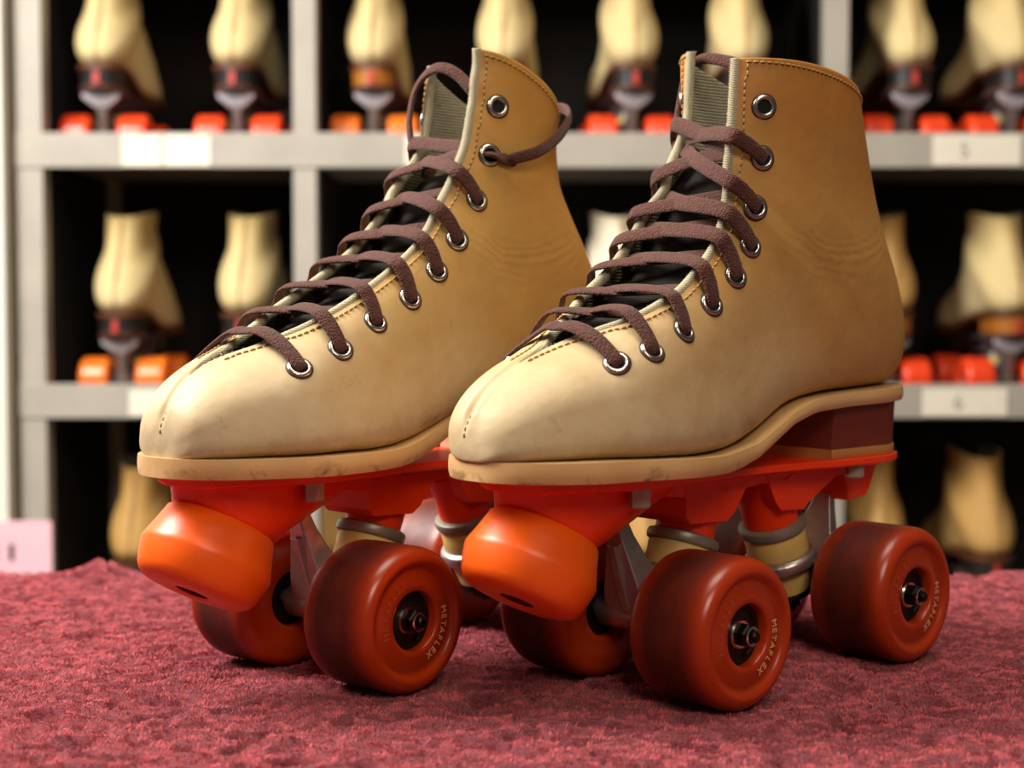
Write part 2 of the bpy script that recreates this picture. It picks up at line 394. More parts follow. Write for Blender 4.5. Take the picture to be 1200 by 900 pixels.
# ---- skate ----------------------------------------------------------------
def make_wheel(parent, loc, mat, side, detail=True, share={}):
    key = (mat.name, detail)
    if key not in share:
        seg = 64 if detail else 28
        prof = [(12.2,12.0),(12.2,17.6),(12.9,18.4),(15,18.2),(19.2,17.6),(20.4,16.9),(21.4,16.9),(22.4,18.0),(23.4,19.0),(24.6,19.4)]
        prof += [(24.4+5.6*math.sin(a), 12.6+6.8*math.cos(a)) for a in np.linspace(.15, math.pi/2, 9)]
        back = [(30-.001, y) for y in (8, 2, -4, -8)] 
        back += [(24.4+5.6*math.cos(a), -12.6-6.8*math.sin(a)) for a in np.linspace(0, math.pi/2, 9)]
        back += [(20,-19.2),(13,-18.6),(12.2,-17.8),(12.2,-11)]
        m = MB(); m.revolve(prof+back, (0,0,0), (0,1,0), seg, caps=False)
        # inner bore wall
        m.revolve([(12.2,12),(4,12),(4,-11),(12.2,-11)], (0,0,0), (0,1,0), seg, caps=False)
        w = m.build('wheel', mat, None, angle=60, merge=.01)
        C.objects.unlink(w)
        b = MB(); b.revolve([(3.2,12.6),(3.6,13.6),(5.2,13.9),(6.4,13.2),(9.6,13.2),(10.0,14.0),(11.9,14.0),(12.15,13.2),(12.15,12.2),(3.2,12.2)], (0,0,0), (0,1,0), seg, caps=False)
        b.revolve([(3.2,-12.6),(5.2,-13.9),(9.6,-13.4),(11.9,-14.0),(12.15,-12.2),(3.2,-12.2)], (0,0,0), (0,1,0), seg, caps=False)
        bo = b.build('bearing', M['bearing'], None, angle=35); C.objects.unlink(bo)
        n = MB()
        n.revolve([(2.2,13.6),(5.7,13.6),(5.9,14.4),(5.4,15.2),(2.2,15.2)], (0,0,0), (0,1,0), 32, mi=0, caps=False)
        hexr = [[(4.9*math.cos(k*math.pi/3+.3)*q, y, 4.9*math.sin(k*math.pi/3+.3)*q) for k in range(6)] for q, y in ((1,15.2),(1,18.9),(.86,19.6))]
        n.loft(hexr, 1)
        n.revolve([(3.4,19.5),(3.9,19.9),(3.9,20.5),(3.2,20.8),(2.6,20.4)], (0,0,0), (0,1,0), 24, mi=0, caps=False)
        n.revolve([(2.3,15),(2.3,22.2),(1.7,22.8)], (0,0,0), (0,1,0), 20, mi=1)
        no = n.build('axle_nut', [M['nickel'], M['black_steel']], None, angle=30); C.objects.unlink(no)
        share[key] = (w, bo, no)
    w, bo, no = share[key]
    c = w.copy(); link(c, parent); c.location = [x*MM for x in loc]; c.rotation_euler = (0,0,0 if side > 0 else math.pi)
    parts = (bo, no) if detail else (bo,)
    for p in parts: q = p.copy(); link(q, c)
    return c

def letter_mesh(ch, size, depth):
    cu = bpy.data.curves.new('letter', 'FONT'); cu.body = ch; cu.size = size; cu.extrude = depth; cu.align_x = 'CENTER'; cu.resolution_u = 2
    o = bpy.data.objects.new('letter', cu); C.objects.link(o)
    dg = bpy.context.evaluated_depsgraph_get(); me = bpy.data.meshes.new_from_object(o.evaluated_get(dg))
    V = [tuple(v.co) for v in me.vertices]; F = [tuple(p.vertices) for p in me.polygons]
    bpy.data.objects.remove(o); bpy.data.curves.remove(cu); bpy.data.meshes.remove(me)
    return V, F
def ring_text(word, r, a0, a1, y, size=3.4):
    """letters round the wheel face, seen from +Y, reading clockwise with their tops outward"""
    m = MB()
    for i, ch in enumerate(word):
        if ch == ' ': continue
        a = a0 + (a1-a0)*i/(len(word)-1)
        V, F = letter_mesh(ch, size, .12)
        # seen from +Y (outside), screen right = -X, screen up = Z
        er = np.array([-math.cos(a), 0, math.sin(a)])       # outward
        ex = np.array([-math.sin(a)*1.0, 0, -math.cos(a)])  # reading direction (clockwise)
        P = [er*(r + v[1]) + ex*v[0] + np.array([0, y + v[2], 0]) for v in V]
        m.add(P, F)
    return m

def half_outline(k, n):
    t = np.linspace(0, 1, n); return catmull(k, t)

def make_sole(parent, k, Z, mat, n=110, name='sole'):
    P = half_outline(k, n); m = MB(); rings = []
    for x, w, c in P:
        w = max(w, .05)
        zt = float(np.interp(-x, -Z[:,0], Z[:,1])); zb = float(np.interp(-x, -Z[:,0], Z[:,2]))
        ys = np.linspace(-1, 1, 9); loop = []
        for y in ys: loop.append((x, c + y*w, zt))
        for f in (.25, .5, .75): loop.append((x, c + w + .5*math.sin(math.pi*f)*min(1, w/5), zt + (zb-zt)*f))
        for y in ys[::-1]: loop.append((x, c + y*(w-.4 if w > 1 else w), zb))
        for f in (.75, .5, .25): loop.append((x, c - w - .5*math.sin(math.pi*f)*min(1, w/5), zt + (zb-zt)*f))
        rings.append(loop)
    m.loft(rings)
    return m.build(name, mat, parent, angle=50, merge=.01)

def make_heel(parent, heel, main, lift, front=-41, name='heel'):
    def outline(sc, nose=0):
        pts = []
        for y in np.linspace(26, -26, 9): pts.append((front + nose + 1.6*(1-(y/26)**2)*-2.0, y*sc))
        cx = heel + 28
        for a in np.linspace(-math.pi/2, -3*math.pi/2, 25):
            pts.append((cx + 27*math.cos(a)*sc, 27.5*math.sin(a)*sc))
        return pts
    m = MB()
    zs = [(113.5, 1.0, 0), (106, .985, .4), (98, .97, .8), (93.2, .965, 1.0)]
    m.loft([[(x, y, z) for x, y in outline(s, nz)] for z, s, nz in zs], 0)
    h = m.build(name, main, parent, angle=40)
    l = MB(); l.loft([[(x, y, z) for x, y in outline(s, 1.2)] for z, s in ((93.2, .985), (92.8, .99), (89.3, .985), (88.9, .975))])
    l.build('heel_lift', lift, h, angle=50)
    return h

def make_plate(parent, mat, stop_mat, detail=True):
    a = np.array([.5, 0, -.866]); top = np.array([112.6, 0, 70.8])
    m = MB()
    # deck: flanged sheet that narrows under the arch
    st = [(131.5,14,90.8),(130,19,90.8),(124,23,91),(112,29,91),(95,35,91),(75,36,91),(55,34,90.6),(38,29,90.2),(22,25.5,89.6),(5,24,89.2),(-20,25,89),(-45,27.5,88.8),(-70,29.5,88.8),(-86,28,88.8),(-98,22,88.8),(-104,13,88.8)]
    rings = []
    for x, w, z in st:
        rings.append([(x,-w,z),(x,w,z),(x,w,z-3.2),(x,w-5,z-4.6),(x,-w+5,z-4.6),(x,-w,z-3.2)])
    m.loft(rings)
    web = [(78,87),(74,82),(60,80),(44,78),(16,77),(7,79),(-6,80),(-17,78),(-44,74),(-58,79),(-66,80),(-70,67),(-85,69),(-92,82),(-102,85.5),(-102,87)]
    m.prism(web, -14.5, 14.5)
    m.prism([(47,87),(46,70),(43,67),(20,66),(15,69),(7,79),(3,87)], -15, 15)
    m.prism([(-6,87),(-9,80),(-14,71),(-18,67),(-35,66),(-38,69),(-60,80),(-62,87)], -15, 15)
    # kingpin bosses
    for sx in (1, -1):
        m.revolve([(16,0),(14.2,5),(13.0,10),(12.6,22.6),(11.8,23.4)], (sx*22.4,0,82), (sx*.34,0,-.94), 36)
    # toe stop mount
    a_u = np.array([.866, 0, .5]); loops = []
    def rr(c): return np.sign(c)*abs(c)**(.42 if c < 0 else .75)
    for f in (0, .25, .5, .75, .93, 1.0):
        L = []
        for k in range(48):
            c_, s_ = math.cos(2*math.pi*k/48), math.sin(2*math.pi*k/48)
            pt = np.array([93.0 + (38.5 if c_ > 0 else 45)*rr(c_), 20.5*np.sign(s_)*abs(s_)**.5, 89.5 if c_ > 0 else 89.5 - 5.5*abs(rr(c_))]); pb = top + a_u*21.4*c_ + np.array([0, 21.4*s_, 0])
            q_ = pt*(1-f) + pb*f
            if f == 1.0: q_ = top + (q_-top)*.96 + a*.6
            L.append(q_)
        loops.append(L)
    m.loft(loops)
    p = m.build('plate', mat, parent, bevel=1.6, seg=3, angle=30)
    if not detail: return p
    for x, y in ((87,26),(87,-26),(-63,22),(-63,-22)):
        b = MB(); b.loft([[(x+4.2*q*math.cos(k*math.pi/3), y+4.2*q*math.sin(k*math.pi/3), z) for k in range(6)] for q, z in ((1,87),(1,79.6),(.85,78.9))])
        b.build('mounting_nut', M['nut'], p, angle=30)
    s = MB()
    pr = [(19,.3),(21.8,.8),(22.6,1.6),(24.4,8),(26.6,14.6),(27.0,16.0),(26.9,17.4),(26.0,21.5),(24.6,26.0),(23.2,28.2),(20.5,29.8),(13,30.5),(7.8,30.6),(6.9,30.0)]
    s.revolve(pr, top, a, 72, 0, caps=False)
    s.revolve([(6.9,30.0),(6.6,20),(.1,20)], top, a, 40, 1, caps=False)
    s.build('toe_stop', [stop_mat, M['stop_dark']], parent, angle=50, merge=.01)
    return p

def make_truck(parent, sx, detail=True, metal=None):
    """sx +1 front, -1 rear"""
    metal = metal or M['alu']
    X = lambda x: sx*x
    m = MB()
    m.tube([(X(59),y,30) for y in (-19.5,-18,18,19.5)], [6.2,7.2,7.2,6.2], 28)
    m.tube([(X(59),-57,30),(X(59),57,30)], 3.1, 16)
    # triangular arm rising to the pivot
    def rect(cx, cz, hy, ht, dx, dz):
        # section across the arm: width in y, thickness along (dx,dz)
        return [(X(cx)-X(dx)*ht, -hy, cz-dz*ht), (X(cx)-X(dx)*ht, hy, cz-dz*ht), (X(cx)+X(dx)*ht, hy*.8, cz+dz*ht), (X(cx)+X(dx)*ht, -hy*.8, cz+dz*ht)]
    m.loft([rect(57,26,17,6,.93,-.36), rect(60,34,16.5,6.4,.93,-.36), rect(64,44,12.5,5.6,.93,-.36), rect(67.5,54,8.8,4.4,.93,-.36), rect(70.5,63,5.6,3.4,.93,-.36), rect(73,72,3.6,2.6,.93,-.36)])
    m.prism([(X(66),30),(X(71),44),(X(76),60),(X(70),60),(X(60),34)], -2.4, 2.4)
    # yoke round the kingpin
    k = np.array([X(.34), 0, -.94]); o = np.array([X(30.4), 0, 60.0])
    c = o + k*19.0
    m.revolve([(7,-3.4),(14.6,-3.8),(16.4,-2.4),(16.9,0),(16.4,2.4),(14.6,3.8),(7,3.4)], c, k, 40)
    m.loft([[(X(44),-9,45),(X(44),9,45),(X(46),9,36),(X(46),-9,36)], [(X(58),-13,38),(X(58),13,38),(X(60),13,26),(X(60),-13,26)]])
    t = m.build('truck', metal, parent, bevel=.8, seg=2, angle=35)
    w = MB(); w.revolve([(5,-.4),(13.8,-.4),(15.2,.4),(15.7,2.1),(15.2,4.0),(13.8,4.8),(5,4.8)], o, k, 40); w.build('washer', M['washer'], t, angle=40)
    if detail or True:
        cu = MB(); cu.revolve([(6,4.8),(13.6,4.8),(14.1,6),(13.8,10),(14.1,14),(13.6,15.3),(6,15.3)], o, k, 40); cu.build('cushion', M['cushion'], t, angle=50)
        cl = MB(); cl.revolve([(6,22.6),(12.2,22.7),(12.6,24.5),(11.8,29),(10.8,33.6),(6,33.8)], o, k, 36); cl.build('lower_cushion', M['cushion'], t, angle=50)
    n = MB(); n.revolve([(4,33.8),(11.4,33.8),(11.8,35.0),(11.2,36.4),(4,36.4)], o, k, 32)
    n.revolve([(6.4,36.4),(6.4,41.5),(5.6,42.2)], o, k, 6); n.revolve([(3,42),(3,44.6),(2.4,45)], o, k, 14)
    n.build('kingpin_nut', M['black_steel'], t, angle=30)
    return t

def eyelet_mesh(b, pts, with_inner=True):
    pass

def frame_mb(m, P, N, prof, seg, mi):
    m.revolve(prof, P, N, seg, mi, caps=False)

def ribbon(m, pts, ups, width=6.4, thick=1.5, sub=7, wj=None):
    P = np.array(pts, float); U = np.array(ups, float); n = (len(P)-1)*sub + 1
    tt = np.linspace(0, 1, n); Q = catmull(P, tt); V = catmull(U, tt)
    rings = []
    W = np.interp(tt, np.linspace(0, 1, len(P)), wj) if wj is not None else np.ones(n)
    for i in range(n):
        d = Q[min(i+1, n-1)] - Q[max(i-1, 0)]; d /= np.linalg.norm(d) + 1e-9
        u = V[i] - d*(V[i] @ d); u /= np.linalg.norm(u) + 1e-9; a = np.cross(d, u)
        ring = []
        for k in range(12):
            c, s_ = math.cos(2*math.pi*k/12), math.sin(2*math.pi*k/12)
            ring.append(Q[i] + a*(width/2*W[i])*np.sign(c)*abs(c)**.75 + u*(thick/2)*np.sign(s_)*abs(s_)**.75)
        rings.append(ring)
    m.loft(rings)

EYE_L = [(.2605,.725),(.3086,.755),(.3768,.80),(.4289,.825),(.483,.82),(.5411,.83),(.6072,.86),(.7555,.875),(.8898,.865)]
EYE_R = [(.2545,.725),(.3287,.76),(.3908,.805),(.4389,.80),(.483,.815),(.5391,.83),(.6232,.86),(.7535,.885),(.8898,.84)]

def make_boot(parent, boot, leather_m, nt=150, nq=56, detail=True, tongue_to=.965):
    tt = np.linspace(0, 1, nt); qh = np.linspace(0, 1, nq)
    qq = np.concatenate([-qh[::-1][:-1], qh])
    G = boot.S(tt[:,None], qq[None,:])
    m = MB(); m.grid(G)
    o = m.build('boot', [leather_m, M['lining'], M['raw_edge']], parent, angle=0, merge=.02, fixn=False)
    # outward normals
    me = o.data; bm = bmesh.new(); bm.from_mesh(me)
    if True:
        # cap the tiny hole at the toe tip
        be = [e for e in bm.edges if e.is_boundary and all(v.co.x*1000 > boot.K[0][0]-3 and v.co.z < .115 for v in e.verts)]
        vs = list({v for e in be for v in e.verts})
        cen = sum((v.co for v in vs), Vector())/max(1, len(vs)); cv = bm.verts.new(cen + Vector((.0004, 0, 0)))
        for e in be: bm.faces.new((e.verts[0], e.verts[1], cv))
    bmesh.ops.recalc_face_normals(bm, faces=bm.faces)
    f = min(bm.faces, key=lambda f: (f.calc_center_median() - Vector((.1, .03, .12))).length)
    bm.normal_update()
    f = min(bm.faces, key=lambda f: (f.calc_center_median() - Vector((.06, .041, .125))).length)
    if f.normal.y < 0: bmesh.ops.reverse_faces(bm, faces=bm.faces)
    for f in bm.faces: f.smooth = True; f.material_index = 0
    bm.to_mesh(me); bm.free()
    so = o.modifiers.new('thickness', 'SOLIDIFY'); so.thickness = 3.4*MM; so.offset = -1; so.material_offset = 1; so.material_offset_rim = 2; so.use_rim = True
    return o

def toe_curve_normal(boot, t):
    h = .004
    a = np.mean([boot.S(min(t+h,1), 1.), boot.S(min(t+h,1), -1.)], 0); b = np.mean([boot.S(max(t-h,0), 1.), boot.S(max(t-h,0), -1.)], 0)
    d = a - b; d[1] = 0; d /= np.linalg.norm(d)
    return np.array([-d[2]*-1, 0, d[0]*-1]) if False else np.array([d[2], 0, -d[0]])

def dress_boot(root, bo, boot, eyes, extra_laces=(), tied=True):
    """tongue, stitching, eyelets and lace of a foreground boot"""
    S = lambda t, q: boot.S(np.array(t, float), np.array(q, float))
    N = lambda t, q: boot.N(np.array(t, float), np.array(q, float))
    nT = lambda t: toe_curve_normal(boot, t)
    mid = lambda t: .5*(S(t, 1.) + S(t, -1.))
    # tongue
    ts = np.linspace(.225, .72, 60); G = []
    for t in ts:
        k = catmull(boot.K, np.array(t)); g = float(k[8]); c = mid(t); n = nT(t)
        d = np.interp(t, [.225,.3,.6,.72], [3.5,7,9,15]); row = []
        for y in np.linspace(-1, 1, 15):
            row.append(c - n*(d + 4.0*y*y) + np.array([0, y*(g+7 if y > 0 else g+4), 0]))
        G.append(row)
    m = MB(); m.grid(G); to = m.build('tongue', M['tongue'], root, angle=0)
    sm = to.modifiers.new('thickness', 'SOLIDIFY'); sm.thickness = 2.6*MM; sm.offset = 0
    # stitching along both lacing edges and the collar
    st = MB()
    def dash(p0, p1, n, r=.42):
        p0 = p0 + n*.28; p1 = p1 + n*.28
        st.tube([p0 - n*.3, p0 + (p1-p0)*.2 + n*.12, p0 + (p1-p0)*.8 + n*.12, p1 - n*.3], r, 6)
    for sgn in (1, -1):
        pts = [(t, .0) for t in np.linspace(.20, .985, 500)]
        acc = 0; prev = None; on = None
        L = []
        for t, _ in pts:
            q = 1.0
            # step in from the edge by 4.6 mm along the section
            e = S(t, sgn*1.0); qi = 1.0
            while qi > .3 and np.linalg.norm(S(t, sgn*qi) - e) < 4.6: qi -= .01
            L.append((t, sgn*qi, S(t, sgn*qi)))
        d = [0]
        for i in range(1, len(L)): d.append(d[-1] + np.linalg.norm(L[i][2]-L[i-1][2]))
        x = 0
        while x + 1.9 < d[-1]:
            t0 = np.interp(x, d, [l[0] for l in L]); t1 = np.interp(x+1.9, d, [l[0] for l in L])
            q0 = np.interp(x, d, [l[1] for l in L]); q1 = np.interp(x+1.9, d, [l[1] for l in L])
            dash(S(t0, q0), S(t1, q1), N(t0, q0)); x += 2.9
    tc = .985
    qs = np.linspace(-.97, .97, 400); P = [S(tc, q) for q in qs]
    d = [0]
    for i in range(1, len(P)): d.append(d[-1] + np.linalg.norm(P[i]-P[i-1]))
    x = 0
    while x + 1.9 < d[-1]:
        q0, q1 = np.interp(x, d, qs), np.interp(x+1.9, d, qs); dash(S(tc, q0), S(tc, q1), N(tc, q0)); x += 2.9
    st.build('stitching', M['thread'], bo, angle=0)
    # toe seam thread: runs in the crease from the sole up to the laces
    se = MB(); line = []
    for t in np.linspace(.004, .215, 60):
        p = S(t, 1.); line.append(p)
    dd = [0]
    for i in range(1, len(line)): dd.append(dd[-1] + np.linalg.norm(line[i]-line[i-1]))
    A = np.array(line); x = 0
    while x + 1.7 < dd[-1]:
        f = lambda s_: np.array([np.interp(s_, dd, A[:,j]) for j in range(3)])
        n = nT(float(np.interp(x, dd, np.linspace(.012,.215,60)))); p0, p1 = f(x), f(x+1.7)
        se.tube([p0 - n*.2, (p0+p1)/2 + n*.25, p1 - n*.2], .34, 6); x += 2.5
    so = se.build('toe_seam', M['seam'], bo, angle=0)
    # pale suede binding over the cut edge, with frayed fibres
    fz = MB()
    bd = MB()
    for sgn in (1, -1):
        pth = []
        for t in np.linspace(.205, 1.0, 130):
            p = S(t, sgn*1.0); n = N(t, sgn*.99); pth.append(p - n*1.3 + np.array([0, sgn*.25, 0]))
        bd.tube(pth, [min(2.15, .6 + .12*i) for i in range(130)], 12)
    bd.build('edge_binding', M['raw_edge'], bo, angle=0)
    for sgn in (1, -1):
        for _ in range(1500):
            t = .2 + .8*rnd.random(); p = S(t, sgn*1.0); n = N(t, sgn*.99); e = p - S(t, sgn*.97); e /= np.linalg.norm(e) + 1e-9
            b = p - n*(1.3 - 2.0*(rnd.random()-.5)) + e*1.6; d = e*.8 + np.array([rnd.gauss(0,.5) for _ in range(3)]); d /= np.linalg.norm(d)
            w_ = np.cross(d, n); w_ /= np.linalg.norm(w_) + 1e-9; L_ = .5 + .7*rnd.random()
            fz.add([b - w_*.14, b + w_*.14, b + d*L_], [(0,1,2)])
    fz.build('frayed_edge', M['raw_edge'], bo, smooth=False, fixn=False)
    # eyelets on both sides
    for sgn in (1, -1):
        for (t, q) in eyes:
            p, n = S(t, sgn*q), N(t, sgn*q)
            e = MB()
            ring = [(2.9,-.5),(2.9,.55),(3.3,1.0),(4.0,1.1),(4.7,.75),(5.0,.15),(5.0,-.3)]
            e.revolve(ring, p, n, 28, 0, caps=False)
            e.revolve([(3.0,.1),(.05,.1)], p, n, 20, 1, caps=False)
            e.revolve([(4.8,.35),(5.5,.12),(5.6,-.2)], p, n, 28, 2, caps=False)
            e.revolve([(2.0,-2.6),(2.6,-3.4),(3.6,-3.5),(4.2,-2.7)], p, n, 20, 0, caps=False)
            e.build('eyelet', [M['eyelet'], M['hole'], M['patina']], bo, angle=60)
    # laces
    la = MB(); j = lambda a: (rnd.random()-.5)*a
    def rowt(k):
        k = max(0, min(k, len(eyes)-1)); return float(np.interp(k, range(len(eyes)), [e[0] for e in eyes]))
    for k in range(0, 8):
        t, q = eyes[k]
        for sgn in (1, -1):
            En, nE = S(t, sgn*q), N(t, sgn*q)
            te = rowt(k + (.12 if k else -.15)); ed, nEd = S(te, sgn*.99), nT(te)
            mq, nm = S((t+te)/2, sgn*(q*.45+.55)), N((t+te)/2, sgn*(q*.45+.55))
            pts = [En - nE*2.5, En + nE*1.3, mq + nm*(3.6+j(1)), ed + nEd*(3.8+j(1)) + nE*1.0]; ups = [nE, nE, nm, nEd*.8 + nE*.4]
            if k == 0:
                if sgn < 0: continue
                fe, nfe = S(te, -.99), nEd; Ef, nEf = S(t, -q), N(t, -q)
                c = mid(te)
                pts += [c + nEd*4.6, fe + nfe*3.8, Ef + nEf*1.6, Ef - nEf*2.5]; ups += [nEd, nEd, nEf, nEf]
            elif k == 7:
                if not tied and sgn > 0: continue
                c = mid(rowt(7)); tn = rowt(6.85)
                pts += [c + nEd*(1.5 if sgn > 0 else 0), S(tn, -sgn*1.0) - nEd*5.2, S(tn, -sgn*.84) - N(tn, -sgn*.84)*8]; ups += [nEd, nEd, -N(tn, -sgn*.9)*.6 + nEd*.6]
            else:
                up = .42 if sgn > 0 else .5
                tc_, tf, ti = rowt(k+up), rowt(k+up+.36), rowt(k+up+.5)
                lift = 3.4 if sgn > 0 else .9
                pts += [mid(tc_) + nT(tc_)*(lift - .8), S(tf, -sgn*1.0) - nT(tf)*5.2, S(ti, -sgn*.86) - N(ti, -sgn*.86)*8.0]
                ups += [nT(tc_), nT(tf), nT(ti)]
            ribbon(la, pts, ups, 7.0+j(.6), 1.8, wj=[.72,.86,1,1]+[1]*(len(pts)-4))
    for i, (pts, ups) in enumerate(extra_laces):
        if not tied and i == 0:
            t, q = eyes[7]; n = N(t, q); e = S(t, q)
            pts = [e - n*3, e + n*1.5] + list(pts); ups = [np.array([0,0,1.]), n*.3 + np.array([0,0,1.])] + list(ups)
        ribbon(la, pts, ups, 5.4, 2.4, 9)
    la.build('shoelace', M['lace'], root, angle=0)

def make_skate(name, keys, solez, side, toe, heel, eyes, leather_m, heel_m, extra=(), far=(0,0,0), ys=(39, -35.5), tied=True):
    root = empty(name)
    boot = Boot(keys, far=far)
    bo = make_boot(root, boot, leather_m)
    make_sole(root, plan(toe, side, heel), solez, M['sole'])
    make_heel(root, heel+1, heel_m, M['heel_lift'] if heel_m is M['heel_dark'] else M['heel_light'])
    make_plate(root, M['plate'], M['stop'])
    for sx in (1, -1): make_truck(root, sx)
    for sx in (1, -1):
        for sy in (1, -1):
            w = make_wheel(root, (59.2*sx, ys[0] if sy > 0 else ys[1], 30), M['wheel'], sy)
            tx = ring_text('METAFLEX', 15.3, math.radians(9), math.radians(-62), 18.1, 4.2)
            if sy > 0: tx.v, tx.f, tx.m = tx.v + [], tx.f, tx.m
            a2 = ring_text('METAFLEX', 15.4, math.radians(194), math.radians(114), 18.1, 4.0)
            tx.build('lettering', M['print'], w, smooth=False)
            a2.build('worn_lettering', M['print_faint'], w, smooth=False)
    dress_boot(root, bo, boot, eyes, extra, tied)
    return root

def path(pts, centre):
    c = np.array(centre, float); P = [np.array(p, float) for p in pts]
    U = []
    for p in P:
        d = p - c; d[2] *= .35; U.append(d/np.linalg.norm(d))
    return P, U
def remap(pts, c):
    g = lambda p: (1.0644*p[0]-5.6+.0068*p[2]+.08*p[1], p[1], p[2]+.5)
    return path([g(p) for p in pts], g(c))
loopR1 = remap([(-22,33,221.5),(-22,35,222.5),(-34,39,226.5),(-52,35,235.5),(-70,25,246.5),(-80,12,253),(-79,2,252),(-66,-4,240)], (-48,0,235))
loopR2 = remap([(-40,14,236),(-26,8,252),(-23.4,-2,263),(-21.7,-12,268),(-21.3,-22,266.8),(-19.1,-29,258.6),(-15.9,-29.5,244.4),(-15.5,-27,232.4),(-17,-24,225)], (-52,-8,232))
loopL1 = path([(-14,22,246),(-10,12,256),(-9,0,261.5),(-9,-14,266),(-9,-25,267.5),(-9,-33.5,263),(-6,-35,250),(-1,-33,236),(4,-29,224)], (-38,-5,235))

sk_left = make_skate('roller_skate', KEYS_LEFT, SOLE_L, -1, 149.6, -108, EYE_L, M['leather_l'], M['heel_dark'], [loopL1], (29,7,12), (39, -35.5), True)
tag(sk_left, 'tan leather roller skate in front on the right, with dark oxblood heel block', 'roller skate', 'foreground pair of roller skates')
sk_right = make_skate('roller_skate', KEYS_RIGHT, SOLE_R, 1, 143.8, -115, EYE_R, M['leather_r'], M['heel_light'], [loopR1, loopR2], (19,5,-1), (37, -37), False)
tag(sk_right, 'tan leather roller skate on the left, a loose lace looped round its shaft', 'roller skate', 'foreground pair of roller skates')
for o, k in ((sk_left, 'A'), (sk_right, 'B')):
    x, y, a = POSE[k]; o.location = (x*MM, y*MM, 0); o.rotation_euler = (0,0,a)

# ---- skates waiting on the rack ----------------------------------------------
def make_shelf_skate():
    root = empty('rental_skate')
    K = np.array(KEYS_LEFT, float)
    for i, f in ((16,1.04),(17,1.1),(18,1.16),(19,1.12),(20,.98),(21,.84),(22,.78),(23,.78),(24,.8),(25,.82)): K[i,5] *= f; K[i,4] *= min(1, f+.1)
    boot = Boot(K)
    tt = np.linspace(0, 1, 60); qh = np.linspace(0, 1, 22); qq = np.concatenate([-qh[::-1][:-1], qh])
    m = MB(); m.grid(boot.S(tt[:,None], qq[None,:]))
    o = m.build('boot', [M['leather_shelf'], M['lining'], M['raw_edge']], root, angle=0, merge=.05)
    so = o.modifiers.new('thickness', 'SOLIDIFY'); so.thickness = 2.7*MM; so.offset = -1; so.material_offset = 1; so.material_offset_rim = 2
    m = MB(); m.tube([(-75,0,246),(-86,0,222),(-97,0,199),(-108,0,176),(-116.4,0,150),(-116.6,0,134),(-112,0,124)], 1.3, 8)
    m.build('back_seam', M['thread'], o, angle=0)
    make_sole(root, plan(149.6, -1, -113), SOLE_L, M['shelf_sole'], 50)
    make_heel(root, -113, M['shelf_heel_black'], M['shelf_sole'])
    p = make_plate(root, M['shelf_metal'], M['stop'], detail=False)
    m = MB(); m.box(-114.6,-112.4,-4,4,93,110); m.build('heel_strip', M['red_tape'], root.children[2], bevel=.5)
    for sx in (1, -1): tk = make_truck(root, sx, metal=M['shelf_metal'])
    m = MB(); m.loft([[(x, -w, z), (x, w, z), (x+9, w, z), (x+9, -w, z)] for x, w, z in ((-94,23,85),(-94,24,79),(-91,17,73),(-89,9,67))])
    m.build('truck_bracket', M['shelf_bright'], tk, bevel=1)
    m = MB(); m.loft([[(x, -w, z), (x, w, z), (x+8, w, z), (x+8, -w, z)] for x, w, z in ((-88,8,68),(-85,5,56),(-80,4.5,40),(-76,5,28))])
    m.build('pivot_arm', M['alu'], tk, bevel=1)
    for sx in (1, -1):
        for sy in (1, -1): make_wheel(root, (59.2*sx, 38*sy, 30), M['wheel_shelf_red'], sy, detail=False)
    return root
proto = make_shelf_skate()
D = 1.785
def xw(px): return (px-600)*D/1753.5
DECK = (.340, .042, -.256)
rows = [
 # px of the heel, shelf, yaw offset in degrees, boot, heel, wheels, label
 (127, 0, 1, 'c','k','r', 'cream boot skate on the upper shelf, left of the two beside the wall'),
 (282, 0,-1, 'c','k','r', 'cream boot skate on the upper shelf, just left of the second post'),
 (440, 0, 0, 'c','a','o', 'cream boot skate with amber heel and orange wheels on the upper shelf'),
 (590, 0,-3, 'c','k','r', 'cream boot skate on the upper shelf, showing just above the left foreground boot'),
 (740, 0, 3, 'c','k','r', 'cream boot skate on the upper shelf, standing in the gap between both foreground boots'),
 (866, 0, 0, 'c','k','r', 'cream boot skate on the upper shelf, behind the collar of the right foreground boot'),
 (1058,0, 1, 'c','k','r', 'cream boot skate on the upper shelf, first one right of the right-hand post'),
 (1180,0, 2, 'c','k','r', 'cream boot skate on the upper shelf at the right edge, above a size card'),
 (145, 1, 0, 'c','k','o', 'cream boot skate with orange wheels on the middle shelf, nearest the wall'),
 (288, 1,-2, 'c','k','r', 'cream boot skate on the middle shelf, just left of the second post'),
 (728, 1, 4, 'w','k','r', 'pale boot skate on the middle shelf, seen between the two foreground boots'),
 (1040,1, 1, 't','a','r', 'tan boot skate on the middle shelf, half hidden behind the right foreground boot'),
 (1180,1, 2, 'c','a','r', 'cream boot skate with amber heel on the middle shelf, at the right edge'),
 (158, 2, 0, 't','k','r', 'tan boot skate on the lowest visible shelf, left of the left-hand toe stop'),
 (378, 2, 0, 't','k','r', 'tan boot skate on the lowest visible shelf, glimpsed under the left-hand red plate'),
 (757, 2, 0, 't','k','r', 'tan boot skate on the lowest visible shelf, glimpsed beside the right-hand silver truck'),
 (1030,2, 0, 't','k','r', "tan boot skate on the lowest visible shelf, above the right foreground skate's rear wheel"),
 (1160,2, 2, 't','k','r', 'tan boot skate on the lowest visible shelf, above the carpet at the right edge'),
]
def swap(o, old, new):
    for c in o.children_recursive:
        if c.type == 'MESH':
            for i, s in enumerate(c.material_slots):
                if s.material is old: s.link = 'OBJECT'; s.material = new
